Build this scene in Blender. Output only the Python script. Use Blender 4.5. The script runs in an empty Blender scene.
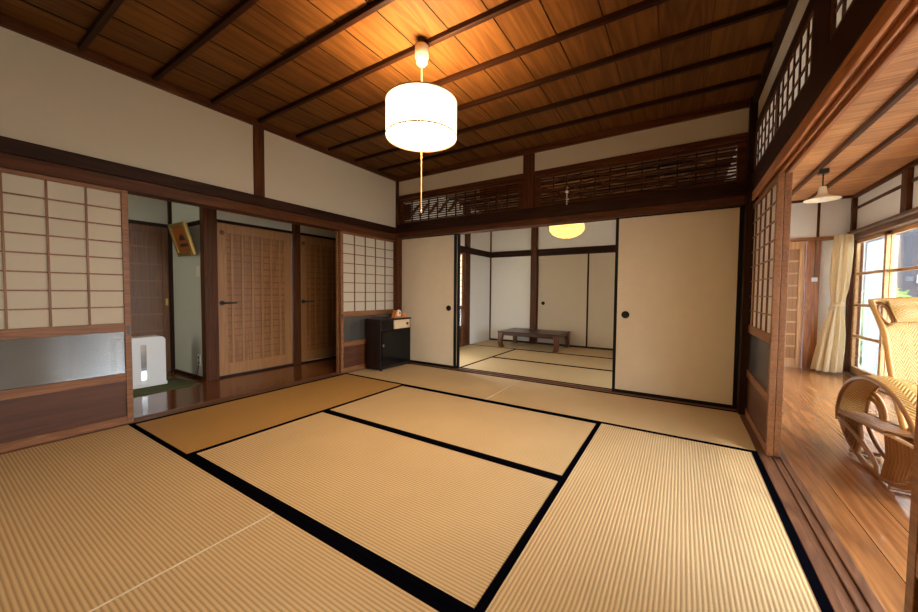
import bpy, bmesh, math, random
from mathutils import Vector, Matrix
random.seed(4)
C = bpy.context.scene.collection
PI = math.pi

# ------------------------------------------------------------------ materials
def new_mat(name):
    m = bpy.data.materials.new(name); m.use_nodes = True
    nt = m.node_tree; nt.nodes.clear()
    out = nt.nodes.new('ShaderNodeOutputMaterial')
    return m, nt, out

class N:
    """small node helper"""
    def __init__(s, nt): s.nt = nt
    def new(s, t, **kw):
        n = s.nt.nodes.new(t)
        for k, v in kw.items(): setattr(n, k, v)
        return n
    def link(s, a, b): s.nt.links.new(a, b)
    def setin(s, n, i, v):
        if hasattr(v, 'node'): s.link(v, n.inputs[i])
        else: n.inputs[i].default_value = v
    def math(s, op, a, b=None, c=None):
        n = s.new('ShaderNodeMath', operation=op)
        s.setin(n, 0, a)
        if b is not None: s.setin(n, 1, b)
        if c is not None: s.setin(n, 2, c)
        return n.outputs[0]
    def coords(s, kind='Object', scale=(1, 1, 1)):
        t = s.new('ShaderNodeTexCoord')
        m = s.new('ShaderNodeMapping'); m.inputs['Scale'].default_value = scale
        s.link(t.outputs[kind], m.inputs['Vector'])
        return m.outputs['Vector']
    def noise(s, vec, scale=5, detail=4, rough=.55, dist=0.):
        n = s.new('ShaderNodeTexNoise')
        if vec is not None: s.link(vec, n.inputs['Vector'])
        n.inputs['Scale'].default_value = scale; n.inputs['Detail'].default_value = detail
        n.inputs['Roughness'].default_value = rough; n.inputs['Distortion'].default_value = dist
        return n.outputs['Fac']
    def ramp(s, fac, stops):
        n = s.new('ShaderNodeValToRGB'); e = n.color_ramp.elements
        while len(e) < len(stops): e.new(.5)
        for i, (p, c) in enumerate(stops):
            e[i].position = p; e[i].color = (*c, 1)
        s.link(fac, n.inputs['Fac']); return n.outputs['Color']
    def mix(s, fac, a, b, blend='MIX'):
        n = s.new('ShaderNodeMix', data_type='RGBA', blend_type=blend)
        s.setin(n, 0, fac)
        for i, v in ((6, a), (7, b)):
            if hasattr(v, 'node'): s.link(v, n.inputs[i])
            else: n.inputs[i].default_value = (*v, 1)
        return n.outputs[2]
    def sep(s, vec):
        n = s.new('ShaderNodeSeparateXYZ'); s.link(vec, n.inputs[0]); return n.outputs
    def bump(s, h, strength=.3, dist=.01):
        n = s.new('ShaderNodeBump'); n.inputs['Strength'].default_value = strength
        n.inputs['Distance'].default_value = dist; s.link(h, n.inputs['Height']); return n.outputs['Normal']
    def principled(s, out, color, rough=.5, normal=None, spec=.5, metal=0., coat=0.):
        p = s.new('ShaderNodeBsdfPrincipled')
        if hasattr(color, 'node'): s.link(color, p.inputs['Base Color'])
        else: p.inputs['Base Color'].default_value = (*color, 1)
        s.setin(p, 'Roughness', rough)
        p.inputs['Specular IOR Level'].default_value = spec
        p.inputs['Metallic'].default_value = metal
        p.inputs['Coat Weight'].default_value = coat
        p.inputs['Coat Roughness'].default_value = .08
        if normal is not None: s.link(normal, p.inputs['Normal'])
        s.link(p.outputs[0], out.inputs['Surface']); return p

def plain(name, col, rough=.5, spec=.5, metal=0., noise=.06, nscale=40, bump=0., coat=0.):
    m, nt, out = new_mat(name); n = N(nt)
    f = n.noise(n.coords('Object'), nscale, 3)
    c = n.mix(n.math('MULTIPLY', f, noise * 2), col, tuple(x * .6 for x in col))
    nm = n.bump(f, bump, .004) if bump else None
    n.principled(out, c, rough, nm, spec, metal, coat)
    return m

def wood(name, light, dark, axis='Z', scale=1., rough=.45, spec=.4, boards=None, groove=(0.02, .01, .005),
         contrast=1., coat=0., figure=1.):
    """grain runs along axis; boards=(axis, width) adds a tone per board and a thin joint between boards"""
    m, nt, out = new_mat(name); n = N(nt)
    st = {'X': (.06, 1, 1), 'Y': (1, .06, 1), 'Z': (1, 1, .06)}[axis]
    t = n.coords('Object')
    vec = t
    tone = None; joint = None
    if boards:
        ax, w = boards
        xyz = n.sep(t)['XYZ'.index(ax)] if False else n.sep(t)[{'X': 0, 'Y': 1, 'Z': 2}[ax]]
        q = n.math('DIVIDE', xyz, w); fl = n.math('FLOOR', q); fr = n.math('FRACT', q)
        wn = n.new('ShaderNodeTexWhiteNoise', noise_dimensions='1D'); n.link(fl, wn.inputs['W'])
        tone = wn.outputs['Value']
        joint = n.math('LESS_THAN', n.math('MINIMUM', fr, n.math('SUBTRACT', 1., fr)), .0016 / w)
        comb = n.new('ShaderNodeCombineXYZ')
        for i in range(3): n.link(n.math('MULTIPLY', tone, 7.3 + i * 3.1), comb.inputs[i])
        add = n.new('ShaderNodeVectorMath', operation='ADD'); n.link(t, add.inputs[0]); n.link(comb.outputs[0], add.inputs[1])
        vec = add.outputs[0]
    mp = n.new('ShaderNodeMapping'); mp.inputs['Scale'].default_value = st; n.link(vec, mp.inputs['Vector'])
    big = n.noise(mp.outputs[0], 9 * scale, 3, .5, .6)
    ring = n.math('FRACT', n.math('MULTIPLY', big, 7. * figure))
    ring = n.math('ABSOLUTE', n.math('SUBTRACT', n.math('MULTIPLY', ring, 2.), 1.))
    fine = n.noise(mp.outputs[0], 90 * scale, 4, .65)
    f = n.math('ADD', n.math('MULTIPLY', ring, .55), n.math('MULTIPLY', fine, .45))
    f = n.math('ADD', n.math('MULTIPLY', n.math('SUBTRACT', f, .5), contrast), .5)
    if tone is not None:
        f = n.math('ADD', f, n.math('MULTIPLY', n.math('SUBTRACT', tone, .5), .35))
    c = n.ramp(f, [(.1, dark), (.55, tuple((a + b) / 2 for a, b in zip(light, dark))), (.95, light)])
    if joint is not None: c = n.mix(joint, c, groove)
    n.principled(out, c, rough, n.bump(f, .12, .003), spec, 0., coat)
    return m

_TT = {}
def tatami(name, axis, light, dark):
    m, nt, out = new_mat(name); n = N(nt)
    t = n.coords('Object'); xyz = n.sep(t)
    across = xyz[1] if axis == 'X' else xyz[0]; along = xyz[0] if axis == 'X' else xyz[1]
    jit = n.noise(n.coords('Object', (3, 3, 3)), 2, 2)
    rib = n.math('SINE', n.math('MULTIPLY_ADD', across, 2 * PI / .0147, n.math('MULTIPLY', jit, .8)))
    rib01 = n.math('MULTIPLY_ADD', rib, .5, .5)
    st = (60, 600, 1) if axis == 'X' else (600, 60, 1)
    straw = n.noise(n.coords('Object', tuple(reversed(st[:2])) + (1,)), 1, 2)
    blot = n.noise(n.coords('Object'), 2.2, 3)
    f = n.math('ADD', n.math('MULTIPLY', n.math('POWER', rib01, .7), .62), n.math('MULTIPLY', straw, .38))
    f = n.math('ADD', f, n.math('MULTIPLY', n.math('SUBTRACT', blot, .5), .25))
    c = n.ramp(f, [(.08, dark), (.5, tuple((a * .65 + b * .35) for a, b in zip(light, dark))), (.9, light)])
    n.principled(out, c, .58, n.bump(rib01, .35, .003), .3)
    return m

def paper(name, col, trans=.5):
    m, nt, out = new_mat(name); n = N(nt)
    f = n.noise(n.coords('Object', (20, 20, 60)), 3, 5, .7)
    c = n.mix(f, tuple(x * .93 for x in col), col)
    d = n.new('ShaderNodeBsdfDiffuse'); n.link(c, d.inputs['Color'])
    tr = n.new('ShaderNodeBsdfTranslucent'); n.link(c, tr.inputs['Color'])
    mx = n.new('ShaderNodeMixShader'); mx.inputs[0].default_value = trans
    n.link(d.outputs[0], mx.inputs[1]); n.link(tr.outputs[0], mx.inputs[2]); n.link(mx.outputs[0], out.inputs['Surface'])
    return m

def thin_glass(name, tint=(1, 1, 1), gloss=.12, rough=.02, rib=None, milky=0., milk_col=(.6, .65, .7)):
    m, nt, out = new_mat(name); n = N(nt)
    tr = n.new('ShaderNodeBsdfTransparent'); tr.inputs[0].default_value = (*tint, 1)
    gl = n.new('ShaderNodeBsdfGlossy'); gl.inputs['Roughness'].default_value = rough
    lw = n.new('ShaderNodeLayerWeight'); lw.inputs['Blend'].default_value = .35
    fac = n.math('MULTIPLY_ADD', lw.outputs['Fresnel'], .5, gloss)
    if rib:
        x = n.sep(n.coords('Object'))[2]
        h = n.math('SINE', n.math('MULTIPLY', x, 2 * PI / rib))
        n.link(n.bump(h, .25, .002), gl.inputs['Normal'])
    base = tr.outputs[0]
    if milky:
        d = n.new('ShaderNodeBsdfTranslucent'); d.inputs[0].default_value = (*milk_col, 1)
        d2 = n.new('ShaderNodeBsdfDiffuse'); d2.inputs[0].default_value = (*milk_col, 1)
        mm = n.new('ShaderNodeMixShader'); mm.inputs[0].default_value = .5
        n.link(d.outputs[0], mm.inputs[1]); n.link(d2.outputs[0], mm.inputs[2])
        m2 = n.new('ShaderNodeMixShader'); m2.inputs[0].default_value = milky
        n.link(base, m2.inputs[1]); n.link(mm.outputs[0], m2.inputs[2]); base = m2.outputs[0]
    mx = n.new('ShaderNodeMixShader'); n.link(fac, mx.inputs[0])
    n.link(base, mx.inputs[1]); n.link(gl.outputs[0], mx.inputs[2]); n.link(mx.outputs[0], out.inputs['Surface'])
    return m

def glow(name, col, strength, streak=None, base=(.8, .7, .5)):
    m, nt, out = new_mat(name); n = N(nt)
    e = n.new('ShaderNodeEmission'); e.inputs['Color'].default_value = (*col, 1)
    if streak:
        f = n.noise(n.coords('Object', streak), 6, 3)
        n.link(n.math('MULTIPLY', n.math('MULTIPLY_ADD', f, .9, .55), strength), e.inputs['Strength'])
    else: e.inputs['Strength'].default_value = strength
    d = n.new('ShaderNodeBsdfTranslucent'); d.inputs[0].default_value = (*base, 1)
    a = n.new('ShaderNodeAddShader'); n.link(e.outputs[0], a.inputs[0]); n.link(d.outputs[0], a.inputs[1])
    n.link(a.outputs[0], out.inputs['Surface']); return m

def weave(name, light, dark, pu=.045, pv=.013, uv=True):
    """herringbone cane weave on a UV map measured in metres"""
    m, nt, out = new_mat(name); n = N(nt)
    t = n.sep(n.coords('UV'))
    fr = n.math('FRACT', n.math('DIVIDE', t[0], pu))
    tri = n.math('ABSOLUTE', n.math('SUBTRACT', fr, .5))
    s = n.math('SINE', n.math('MULTIPLY', n.math('MULTIPLY_ADD', tri, pu * 1.6, t[1]), 2 * PI / pv))
    s01 = n.math('MULTIPLY_ADD', s, .5, .5)
    ns = n.noise(n.coords('UV', (60, 25, 1)), 1, 4, .7)
    f = n.math('ADD', n.math('MULTIPLY', s01, .6), n.math('MULTIPLY', ns, .5))
    c = n.ramp(f, [(.15, dark), (.5, tuple(.6 * a + .4 * b for a, b in zip(light, dark))), (.9, light)])
    n.principled(out, c, .38, n.bump(s01, .5, .004), .5)
    return m

PLASTER = plain('plaster', (.60, .52, .39), .9, .1, noise=.06, nscale=18)
PLASTER_W = plain('white_plaster', (.80, .77, .71), .9, .1, noise=.04, nscale=18)
PLASTER_H = plain('hall_plaster', (.58, .57, .50), .9, .1, noise=.05, nscale=14)
BEAM = {a: wood('dark_beam_' + a, (.040, .0125, .005), (.014, .005, .0025), a, 1.2, .5, .15) for a in 'XYZ'}
RED = {a: wood('red_brown_' + a, (.125, .040, .0125), (.045, .0145, .0055), a, 1.3, .45, .15) for a in 'XYZ'}
TRACK = {a: wood('track_' + a, (.20, .09, .045), (.08, .035, .02), a, 1.5, .45, .4) for a in 'XYZ'}
LIT = {a: wood('painted_lit_wood_' + a, (.50, .20, .065), (.20, .066, .023), a, 1.0, .42, .4, figure=1.6) for a in 'XYZ'}  # brighter than the other lintel wood: veranda light painted into the colour
CEIL = wood('ceiling_boards', (.20, .082, .020), (.076, .029, .0075), 'Y', .8, .6, .15, boards=('X', .268), contrast=.8)
CEIL_E = wood('engawa_boards', (.72, .36, .14), (.36, .15, .055), 'X', 1.1, .5, .3, boards=('Y', .30), contrast=.9)
FLOOR_E = wood('oak_floor', (.42, .185, .066), (.20, .078, .027), 'Y', 1.0, .24, .5, boards=('X', .15), contrast=1., coat=.25)
FLOOR_H = wood('hall_floor', (.24, .080, .025), (.11, .036, .012), 'Y', 1.0, .14, .5, boards=('X', .10), coat=.2)
DOORW = {a: wood('door_wood_' + a, (.36, .165, .058), (.21, .090, .031), a, 1.4, .42, .4) for a in 'XYZ'}
DOORM = {a: wood('mid_door_wood_' + a, (.25, .112, .039), (.15, .064, .022), a, 1.4, .42, .4) for a in 'XYZ'}
DOORF = {a: wood('pale_door_wood_' + a, (.44, .215, .080), (.27, .122, .042), a, 1.4, .42, .4, contrast=.7) for a in 'XYZ'}
DOORD = {a: wood('dark_door_wood_' + a, (.20, .080, .027), (.11, .042, .014), a, 1.4, .42, .4) for a in 'XYZ'}
SHW = {a: wood('shoji_wood_' + a, (.29, .12, .043), (.14, .053, .019), a, 2., .45, .3) for a in 'XYZ'}
SHB = {'X': wood('shoji_board', (.105, .034, .013), (.06, .02, .008), 'X', 1.6, .45, .3, figure=.5)}
PALEW = {a: wood('pale_frame_' + a, (.72, .43, .20), (.48, .25, .10), a, 1.6, .42, .4) for a in 'XYZ'}
LACQ = plain('black_lacquer', (.004, .004, .0045), .35, .2, noise=.02)
FUSUMA = plain('fusuma_paper', (.72, .62, .47), .75, .2, noise=.12, nscale=9, bump=.08)
FUSUMA_B = plain('plain_fusuma_paper', (.60, .50, .37), .8, .2, noise=.08, nscale=9)
SHOJI = paper('shoji_paper', (.76, .68, .55), .42)
SHOJI_R = paper('transom_paper', (.90, .88, .82), .55)
PANE = thin_glass('ribbed_glass', (.62, .62, .62), .10, .13, rib=.011, milky=.5, milk_col=(.20, .185, .17))
GLASS = thin_glass('window_glass', (.97, .985, .98), .03, .01)
T_X = tatami('tatami_along_x', 'X', (.66, .485, .27), (.31, .20, .10))
T_Y = tatami('tatami_along_y', 'Y', (.66, .485, .27), (.31, .20, .10))
T_O = tatami('tatami_painted_sheen', 'Y', (.48, .275, .085), (.32, .17, .045))  # browner base paints in the darker sheen of the sideways-viewed rush
T_F = tatami('tatami_far', 'X', (.62, .46, .25), (.42, .28, .13))
T_FY = tatami('tatami_far_y', 'Y', (.62, .46, .25), (.42, .28, .13))
HERI = plain('black_border_cloth', (.002, .002, .004), .95, .0, noise=.1, nscale=200)
WHITE = plain('white_plastic', (.78, .80, .82), .35, .5, noise=.02)
CREAM = plain('cream_plastic', (.75, .68, .52), .4, .5, noise=.02)
METAL = plain('dull_metal', (.35, .33, .30), .35, .5, 1., noise=.05)
BRASS = plain('brass', (.55, .38, .12), .35, .5, 1., noise=.05)
BLACK = plain('black_metal', (.012, .011, .010), .4, .5, noise=.03)
TABLEW = wood('table_wood', (.070, .020, .010), (.025, .008, .005), 'X', 1.2, .3, .25)
TABLEL = wood('table_leg_wood', (.13, .040, .018), (.05, .016, .008), 'Z', 1.2, .28, .5)
CABW = wood('cabinet_side_wood', (.022, .008, .006), (.009, .004, .0035), 'Z', 1.2, .45, .2)
CABB = plain('cabinet_black', (.004, .004, .0045), .15, .25, noise=.02)
CANE = weave('woven_cane', (.68, .41, .11), (.26, .11, .025), .06, .02)
CANE_A = weave('woven_cane_arm', (.72, .44, .14), (.22, .095, .026), .065, .024)
CANE_S = weave('woven_cane_shelf', (.34, .15, .055), (.15, .06, .02), .03, .009)
RATTAN = plain('rattan_pole', (.30, .125, .032), .32, .5, noise=.25, nscale=25)
RATTAN_Y = plain('yellow_rattan', (.56, .28, .07), .32, .5, noise=.25, nscale=25)
CURT = paper('cream_curtain', (.88, .74, .50), .45)
SHEER = paper('sheer_curtain', (.40, .43, .46), .6)
GREENM = plain('green_mat', (.12, .14, .07), .9, .1, noise=.5, nscale=90, bump=.4)
LAMP = glow('lamp_shade_paper', (1., .80, .52), .62, (22, 22, .6), base=(.05, .038, .02))
LAMPB = glow('lamp_diffuser_paper', (1., .69, .36), 26., base=(.1, .08, .05))
LANT = glow('lantern_paper', (1., .66, .22), .55, base=(.25, .14, .03))
SIDING = wood('outside_siding', (.035, .039, .050), (.024, .026, .034), 'X', .6, .7, .2, boards=('Z', .16), groove=(.008, .008, .012), contrast=.3)
GROUND = plain('outside_ground', (.42, .40, .36), .95, .1, noise=.3, nscale=6)
LEAF = plain('outside_leaf', (.12, .20, .06), .8, .2, noise=.4, nscale=12)
PICT_O = plain('picture_orange', (.45, .12, .02), .5, .3, noise=.5, nscale=14)
GILT = plain('gilt_frame', (.42, .27, .07), .35, .5, .7, noise=.3, nscale=40)
ORANGE = plain('orange_lacquer', (.65, .22, .04), .4, .5, noise=.1)

# ------------------------------------------------------------------ geometry helpers
class MB:
    def __init__(s): s.v = []; s.f = []; s.uv = []; s.hasuv = False
    def add(s, vs, fs, uvs=None):
        o = len(s.v); s.v += [tuple(p) for p in vs]; s.f += [[i + o for i in f] for f in fs]
        if uvs: s.hasuv = True
        s.uv += list(uvs) if uvs else [(0, 0)] * len(vs)
        return s
    def box(s, x0, x1, y0, y1, z0, z1):
        x0, x1 = sorted((x0, x1)); y0, y1 = sorted((y0, y1)); z0, z1 = sorted((z0, z1))
        v = [(x, y, z) for x in (x0, x1) for y in (y0, y1) for z in (z0, z1)]
        return s.add(v, [(0, 1, 3, 2), (4, 6, 7, 5), (0, 4, 5, 1), (2, 3, 7, 6), (0, 2, 6, 4), (1, 5, 7, 3)])
    def tube(s, path, r, n=8, closed=False, caps=True):
        P = [Vector(p) for p in path]; L = len(P); vs = []; fs = []
        up = Vector((0, 0, 1)); prev = None
        for i, p in enumerate(P):
            a = P[(i - 1) % L] if (closed or i > 0) else p
            b = P[(i + 1) % L] if (closed or i < L - 1) else p
            t = (b - a).normalized()
            if prev is None:
                ref = up if abs(t.z) < .9 else Vector((1, 0, 0))
                nrm = t.cross(ref).normalized()
            else:
                nrm = (prev - t * prev.dot(t)).normalized()
            prev = nrm; bn = t.cross(nrm)
            rr = r[i] if isinstance(r, (list, tuple)) else r
            for k in range(n):
                a_ = 2 * PI * k / n
                vs.append(p + nrm * math.cos(a_) * rr + bn * math.sin(a_) * rr)
        m = L if closed else L - 1
        for i in range(m):
            for k in range(n):
                j = (i + 1) % L
                fs.append((i * n + k, i * n + (k + 1) % n, j * n + (k + 1) % n, j * n + k))
        if caps and not closed:
            fs.append(list(range(n))[::-1]); fs.append([(L - 1) * n + k for k in range(n)])
        return s.add(vs, fs)
    def lathe(s, prof, n=32, c=(0, 0, 0), capb=False, capt=False, wob=None):
        vs = []; fs = []
        for j, (r, z) in enumerate(prof):
            for k in range(n):
                a = 2 * PI * k / n
                q = r * (wob(a, j) if wob else 1)
                vs.append((c[0] + q * math.cos(a), c[1] + q * math.sin(a), c[2] + z))
        for j in range(len(prof) - 1):
            for k in range(n):
                fs.append((j * n + k, j * n + (k + 1) % n, (j + 1) * n + (k + 1) % n, (j + 1) * n + k))
        if capb: fs.append(list(range(n))[::-1])
        if capt: fs.append([(len(prof) - 1) * n + k for k in range(n)])
        return s.add(vs, fs)
    def prism(s, poly, axis, a, b):
        """poly of 2d points extruded along axis from a to b"""
        def P(u, v, w): return {'X': (w, u, v), 'Y': (u, w, v), 'Z': (u, v, w)}[axis]
        n = len(poly)
        v = [P(u, q, a) for u, q in poly] + [P(u, q, b) for u, q in poly]
        f = [list(range(n)), [n + i for i in range(n)][::-1]] + [(i, i + n, (i + 1) % n + n, (i + 1) % n) for i in range(n)]
        return s.add(v, f)
    def grid(s, fn, nu, nv, uvs=None):
        vs = []; uv = []
        for j in range(nv + 1):
            for i in range(nu + 1):
                vs.append(fn(i / nu, j / nv)); uv.append(uvs(i / nu, j / nv) if uvs else (i / nu, j / nv))
        fs = [(j * (nu + 1) + i, j * (nu + 1) + i + 1, (j + 1) * (nu + 1) + i + 1, (j + 1) * (nu + 1) + i) for j in range(nv) for i in range(nu)]
        return s.add(vs, fs, uv)
    def build(s, name, mat, parent=None, loc=(0, 0, 0), smooth=False, bevel=0., solid=0., rotz=0.):
        me = bpy.data.meshes.new(name); me.from_pydata(s.v, [], s.f)
        if s.hasuv:
            u = me.uv_layers.new(name='UVMap')
            for lp in me.loops: u.data[lp.index].uv = s.uv[lp.vertex_index]
        bm = bmesh.new(); bm.from_mesh(me); bmesh.ops.recalc_face_normals(bm, faces=bm.faces); bm.to_mesh(me); bm.free()
        if smooth:
            for p in me.polygons: p.use_smooth = True
        me.materials.append(mat)
        o = bpy.data.objects.new(name, me); C.objects.link(o); o.location = loc
        if rotz: o.rotation_euler = (0, 0, rotz)
        if parent: o.parent = parent
        if solid:
            md = o.modifiers.new('thick', 'SOLIDIFY'); md.thickness = solid; md.offset = 0
        if bevel:
            md = o.modifiers.new('bevel', 'BEVEL'); md.width = bevel; md.segments = 2; md.limit_method = 'ANGLE'
        if smooth:
            try:
                md = o.modifiers.new('edges', 'EDGE_SPLIT'); md.split_angle = math.radians(50)
            except Exception: pass
        return o

def tag(o, label=None, cat=None, group=None, kind=None):
    if label: o['label'] = label
    if cat: o['category'] = cat
    if group: o['group'] = group
    if kind: o['kind'] = kind
    return o
def thing(name, label, cat, loc=(0, 0, 0), rotz=0., group=None):
    o = bpy.data.objects.new(name, None); C.objects.link(o); o.empty_display_size = .1
    o.location = loc; o.rotation_euler = (0, 0, rotz)
    return tag(o, label, cat, group)
def copy_tree(o, parent=None):
    c = o.copy(); C.objects.link(c)
    if parent: c.parent = parent
    for ch in list(o.children): copy_tree(ch, c)
    return c
_tn = [0]
def trim(label, mat, *boxes, cat='beam', bevel=.003):
    _tn[0] += 1; m = MB()
    for b in boxes: m.box(*b)
    return tag(m.build('trim_%d' % _tn[0], mat, bevel=bevel), label, cat, kind='structure')
def struct(name, label, cat, mat, *boxes, bevel=0.):
    m = MB()
    for b in boxes: m.box(*b)
    return tag(m.build(name, mat, bevel=bevel), label, cat, kind='structure')

# ------------------------------------------------------------------ camera
cam = bpy.data.cameras.new('camera'); co = bpy.data.objects.new('camera', cam); C.objects.link(co)
yaw, pit, rol, fpx = .5625, -.0388, .0082, 352.63
F = Vector((-math.sin(yaw) * math.cos(pit), math.cos(yaw) * math.cos(pit), math.sin(pit)))
Rr = Vector((math.cos(yaw), math.sin(yaw), 0)); U = Rr.cross(F)
cr, sr = math.cos(rol), math.sin(rol)
R2 = Rr * cr + U * sr; U2 = U * cr - Rr * sr
M = Matrix((R2, U2, -F)).transposed().to_4x4(); M.translation = Vector((3.3734, -3.7188, .9821))
co.matrix_world = M
cam.sensor_width = 36; cam.lens = fpx / 918 * 36; cam.clip_start = .02; cam.clip_end = 200
bpy.context.scene.camera = co

# ------------------------------------------------------------------ shell: floors, ceilings, walls
struct('floor', 'subfloor of the tatami rooms', 'floor', TRACK['X'], (-.02, 3.82, -3.86, 2.9, -.12, -.055))
struct('floor.001', 'glossy oak plank floor of the sunlit veranda', 'floor', FLOOR_E, (3.935, 5.3, -4.6, 2.95, -.10, -.002))
struct('floor.002', 'dark polished plank floor of the side hall', 'floor', FLOOR_H, (-3., -.135, -4.6, .7, -.10, -.002))

def lapped_ceiling(name, label, x0, x1, y0, y1, z, w, mat):
    m = MB(); x = math.floor(x0 / w) * w
    while x < x1:
        a, b = max(x, x0), min(x + w, x1)
        if b - a > .01:
            m.prism([(a, z + .005), (b, z), (b, z + .03), (a, z + .03)], 'Y', y0, y1)
        x += w
    return tag(m.build(name, mat), label, 'ceiling', kind='structure')
lapped_ceiling('ceiling', 'brown lapped board ceiling of the front tatami room', -.05, 3.9, -3.9, .05, 2.56, .268, CEIL)
lapped_ceiling('ceiling.001', 'board ceiling of the rear tatami room', -.05, 3.9, .05, 2.95, 2.56, .268, CEIL)
struct('ceiling.002', 'pale orange board ceiling of the veranda', 'ceiling', CEIL_E, (3.84, 5.3, -4.6, 2.95, 2.245, 2.29))
struct('ceiling.003', 'plain ceiling of the side hall', 'ceiling', PLASTER_H, (-3., -.05, -4.6, .7, 2.3, 2.34))

# main room ceiling battens (run along x)
yb = -.375; k = 0
while yb > -3.8:
    trim('dark ceiling batten across the front room, %s from the rear wall' % ('first second third fourth fifth sixth seventh eighth ninth tenth'.split()[k]),
         BEAM['X'], (.02, 3.83, yb - .016, yb + .016, 2.53, 2.562), cat='ceiling batten'); yb -= .3815; k += 1
# crown trims
trim('brown cornice strip along the left wall under the ceiling', RED['Y'], (-.02, .03, -3.85, 0, 2.497, 2.56), cat='cornice')
trim('brown cornice strip along the rear wall under the ceiling', RED['X'], (0, 3.84, -.03, .02, 2.497, 2.56), cat='cornice')
trim('dark cornice strip along the right wall under the ceiling', BEAM['Y'], (3.81, 3.86, -3.85, 0, 2.51, 2.56), cat='cornice')

# left wall of main room (x = 0)
struct('wall_left', 'cream plaster above the sliding screens on the left wall', 'wall', PLASTER, (-.06, 0, -3.86, 0, 1.86, 2.6))
trim('dark picture rail beam running along the left wall', BEAM['Y'], (-.05, .025, -3.86, 0.02, 1.775, 1.865))
trim('reddish grooved lintel above the left sliding screens', RED['Y'], (-.135, .002, -3.86, .0, 1.693, 1.776))
trim('short post in the cream plaster of the left wall', RED['Z'], (-.05, .018, -1.945, -1.85, 1.866, 2.497), cat='post')
trim('wooden threshold track under the left sliding screens', TRACK['Y'], (-.135, -.012, -3.86, 0, -.05, .0), (-.135, -.10, -3.86, 0, 0, .004), cat='threshold')
trim('corner post between the left wall and the rear wall', RED['Z'], (-.11, .035, -.03, .12, -.05, 2.55), cat='post')
struct('wall_front', 'plaster wall behind the photographer', 'wall', PLASTER, (-.1, 3.84, -3.92, -3.86, -.1, 2.6))

# rear wall of main room (y = 0)
struct('wall_back', 'cream plaster strip above the carved transoms', 'wall', PLASTER, (0, 3.86, 0, .06, 2.30, 2.6))
trim('dark beam across the rear wall over the white sliding doors', BEAM['X'], (.03, 3.80, -.035, .13, 1.79, 1.905))
trim('reddish grooved lintel above the white sliding doors', RED['X'], (.03, 3.80, -.012, .14, 1.722, 1.79))
trim('short post between the two carved transoms', RED['Z'], (1.86, 1.985, -.02, .1, 1.905, 2.497), cat='post')
trim('brown rail on top of the carved transoms', RED['X'], (.03, 3.80, -.012, .09, 2.245, 2.30))
trim('wooden threshold track under the white sliding doors', TRACK['X'], (.03, 3.80, .012, .05, -.05, .0), (.03, 3.80, .05, .055, -.05, .006), (.03, 3.80, .055, .082, -.05, 0),
     (.03, 3.80, .082, .088, -.05, .006), (.03, 3.80, .088, .14, -.05, 0), cat='threshold')
trim('corner post between the rear wall and the right opening', BEAM['Z'], (3.795, 3.93, -.06, .14, -.05, 2.55), cat='post')

# right wall of main room (x = 3.84)
struct('wall_right', 'plaster strip high on the right wall above the lattice windows', 'wall', PLASTER, (3.845, 3.92, -3.92, .0, 2.345, 2.6))
trim('dark beam along the right wall below the lattice windows', BEAM['Y'], (3.825, 3.92, -3.9, -.03, 1.80, 1.95))
trim('dark rail above the lattice windows on the right wall', BEAM['Y'], (3.835, 3.92, -3.9, -.03, 2.27, 2.345))
trim('grooved lintel over the veranda opening, orange daylight painted in', LIT['Y'], (3.828, 3.843, -3.9, -.06, 1.735, 1.80), (3.843, 3.868, -3.9, -.06, 1.757, 1.80), (3.868, 3.878, -3.9, -.06, 1.735, 1.80),
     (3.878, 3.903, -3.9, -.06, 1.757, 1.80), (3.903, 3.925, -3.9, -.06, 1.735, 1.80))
trim('dark post between the lattice windows of the right wall', BEAM['Z'], (3.83, 3.92, -1.76, -1.55, 1.95, 2.27), cat='post')
trim('grooved threshold track between the tatami and the veranda', TRACK['Y'], (3.802, 3.838, -3.9, -.06, -.06, .0), (3.838, 3.868, -3.9, -.06, -.06, -.006), (3.868, 3.878, -3.9, -.06, -.06, 0),
     (3.878, 3.905, -3.9, -.06, -.06, -.006), (3.905, 3.94, -3.9, -.06, -.06, 0), cat='threshold')

# veranda lattice windows above the lintel
def ranma_window(i, y0, y1):
    m = MB(); x0, x1 = 3.832, 3.844; z0, z1 = 1.952, 2.268
    m.box(x0, x1, y0, y1, z0, z0 + .022); m.box(x0, x1, y0, y1, z1 - .022, z1)
    m.box(x0, x1, y0, y0 + .035, z0, z1); m.box(x0, x1, y1 - .035, y1, z0, z1)
    n = max(2, round((y1 - y0) / .125))
    for k in range(1, n):
        y = y0 + (y1 - y0) * k / n; m.box(x0 + .003, x1 - .003, y - .011, y + .011, z0, z1)
    for k in (1, 2):
        z = z0 + (z1 - z0) * k / 3; m.box(x0 + .004, x1 - .003, y0, y1, z - .008, z + .008)
    o = m.build('window_%d' % i, RED['Z'])
    tag(o, ['paper lattice window high on the right wall nearest the rear corner', 'paper lattice window high on the right wall cut by the picture top', 'paper lattice window on the right wall beside the dark post'][i - 1], 'window', kind='structure')
    MB().box(x1 - .003, x1, y0 + .01, y1 - .01, z0 + .01, z1 - .01).build('paper', SHOJI_R, o)
ranma_window(1, -.83, -.07); ranma_window(3, -1.55, -.83); ranma_window(2, -3.0, -1.76)
struct('wall_right.001', 'plaster closing the right wall above the lintel near the camera', 'wall', PLASTER, (3.86, 3.9, -3.9, -3.0, 1.94, 2.3))

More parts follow.
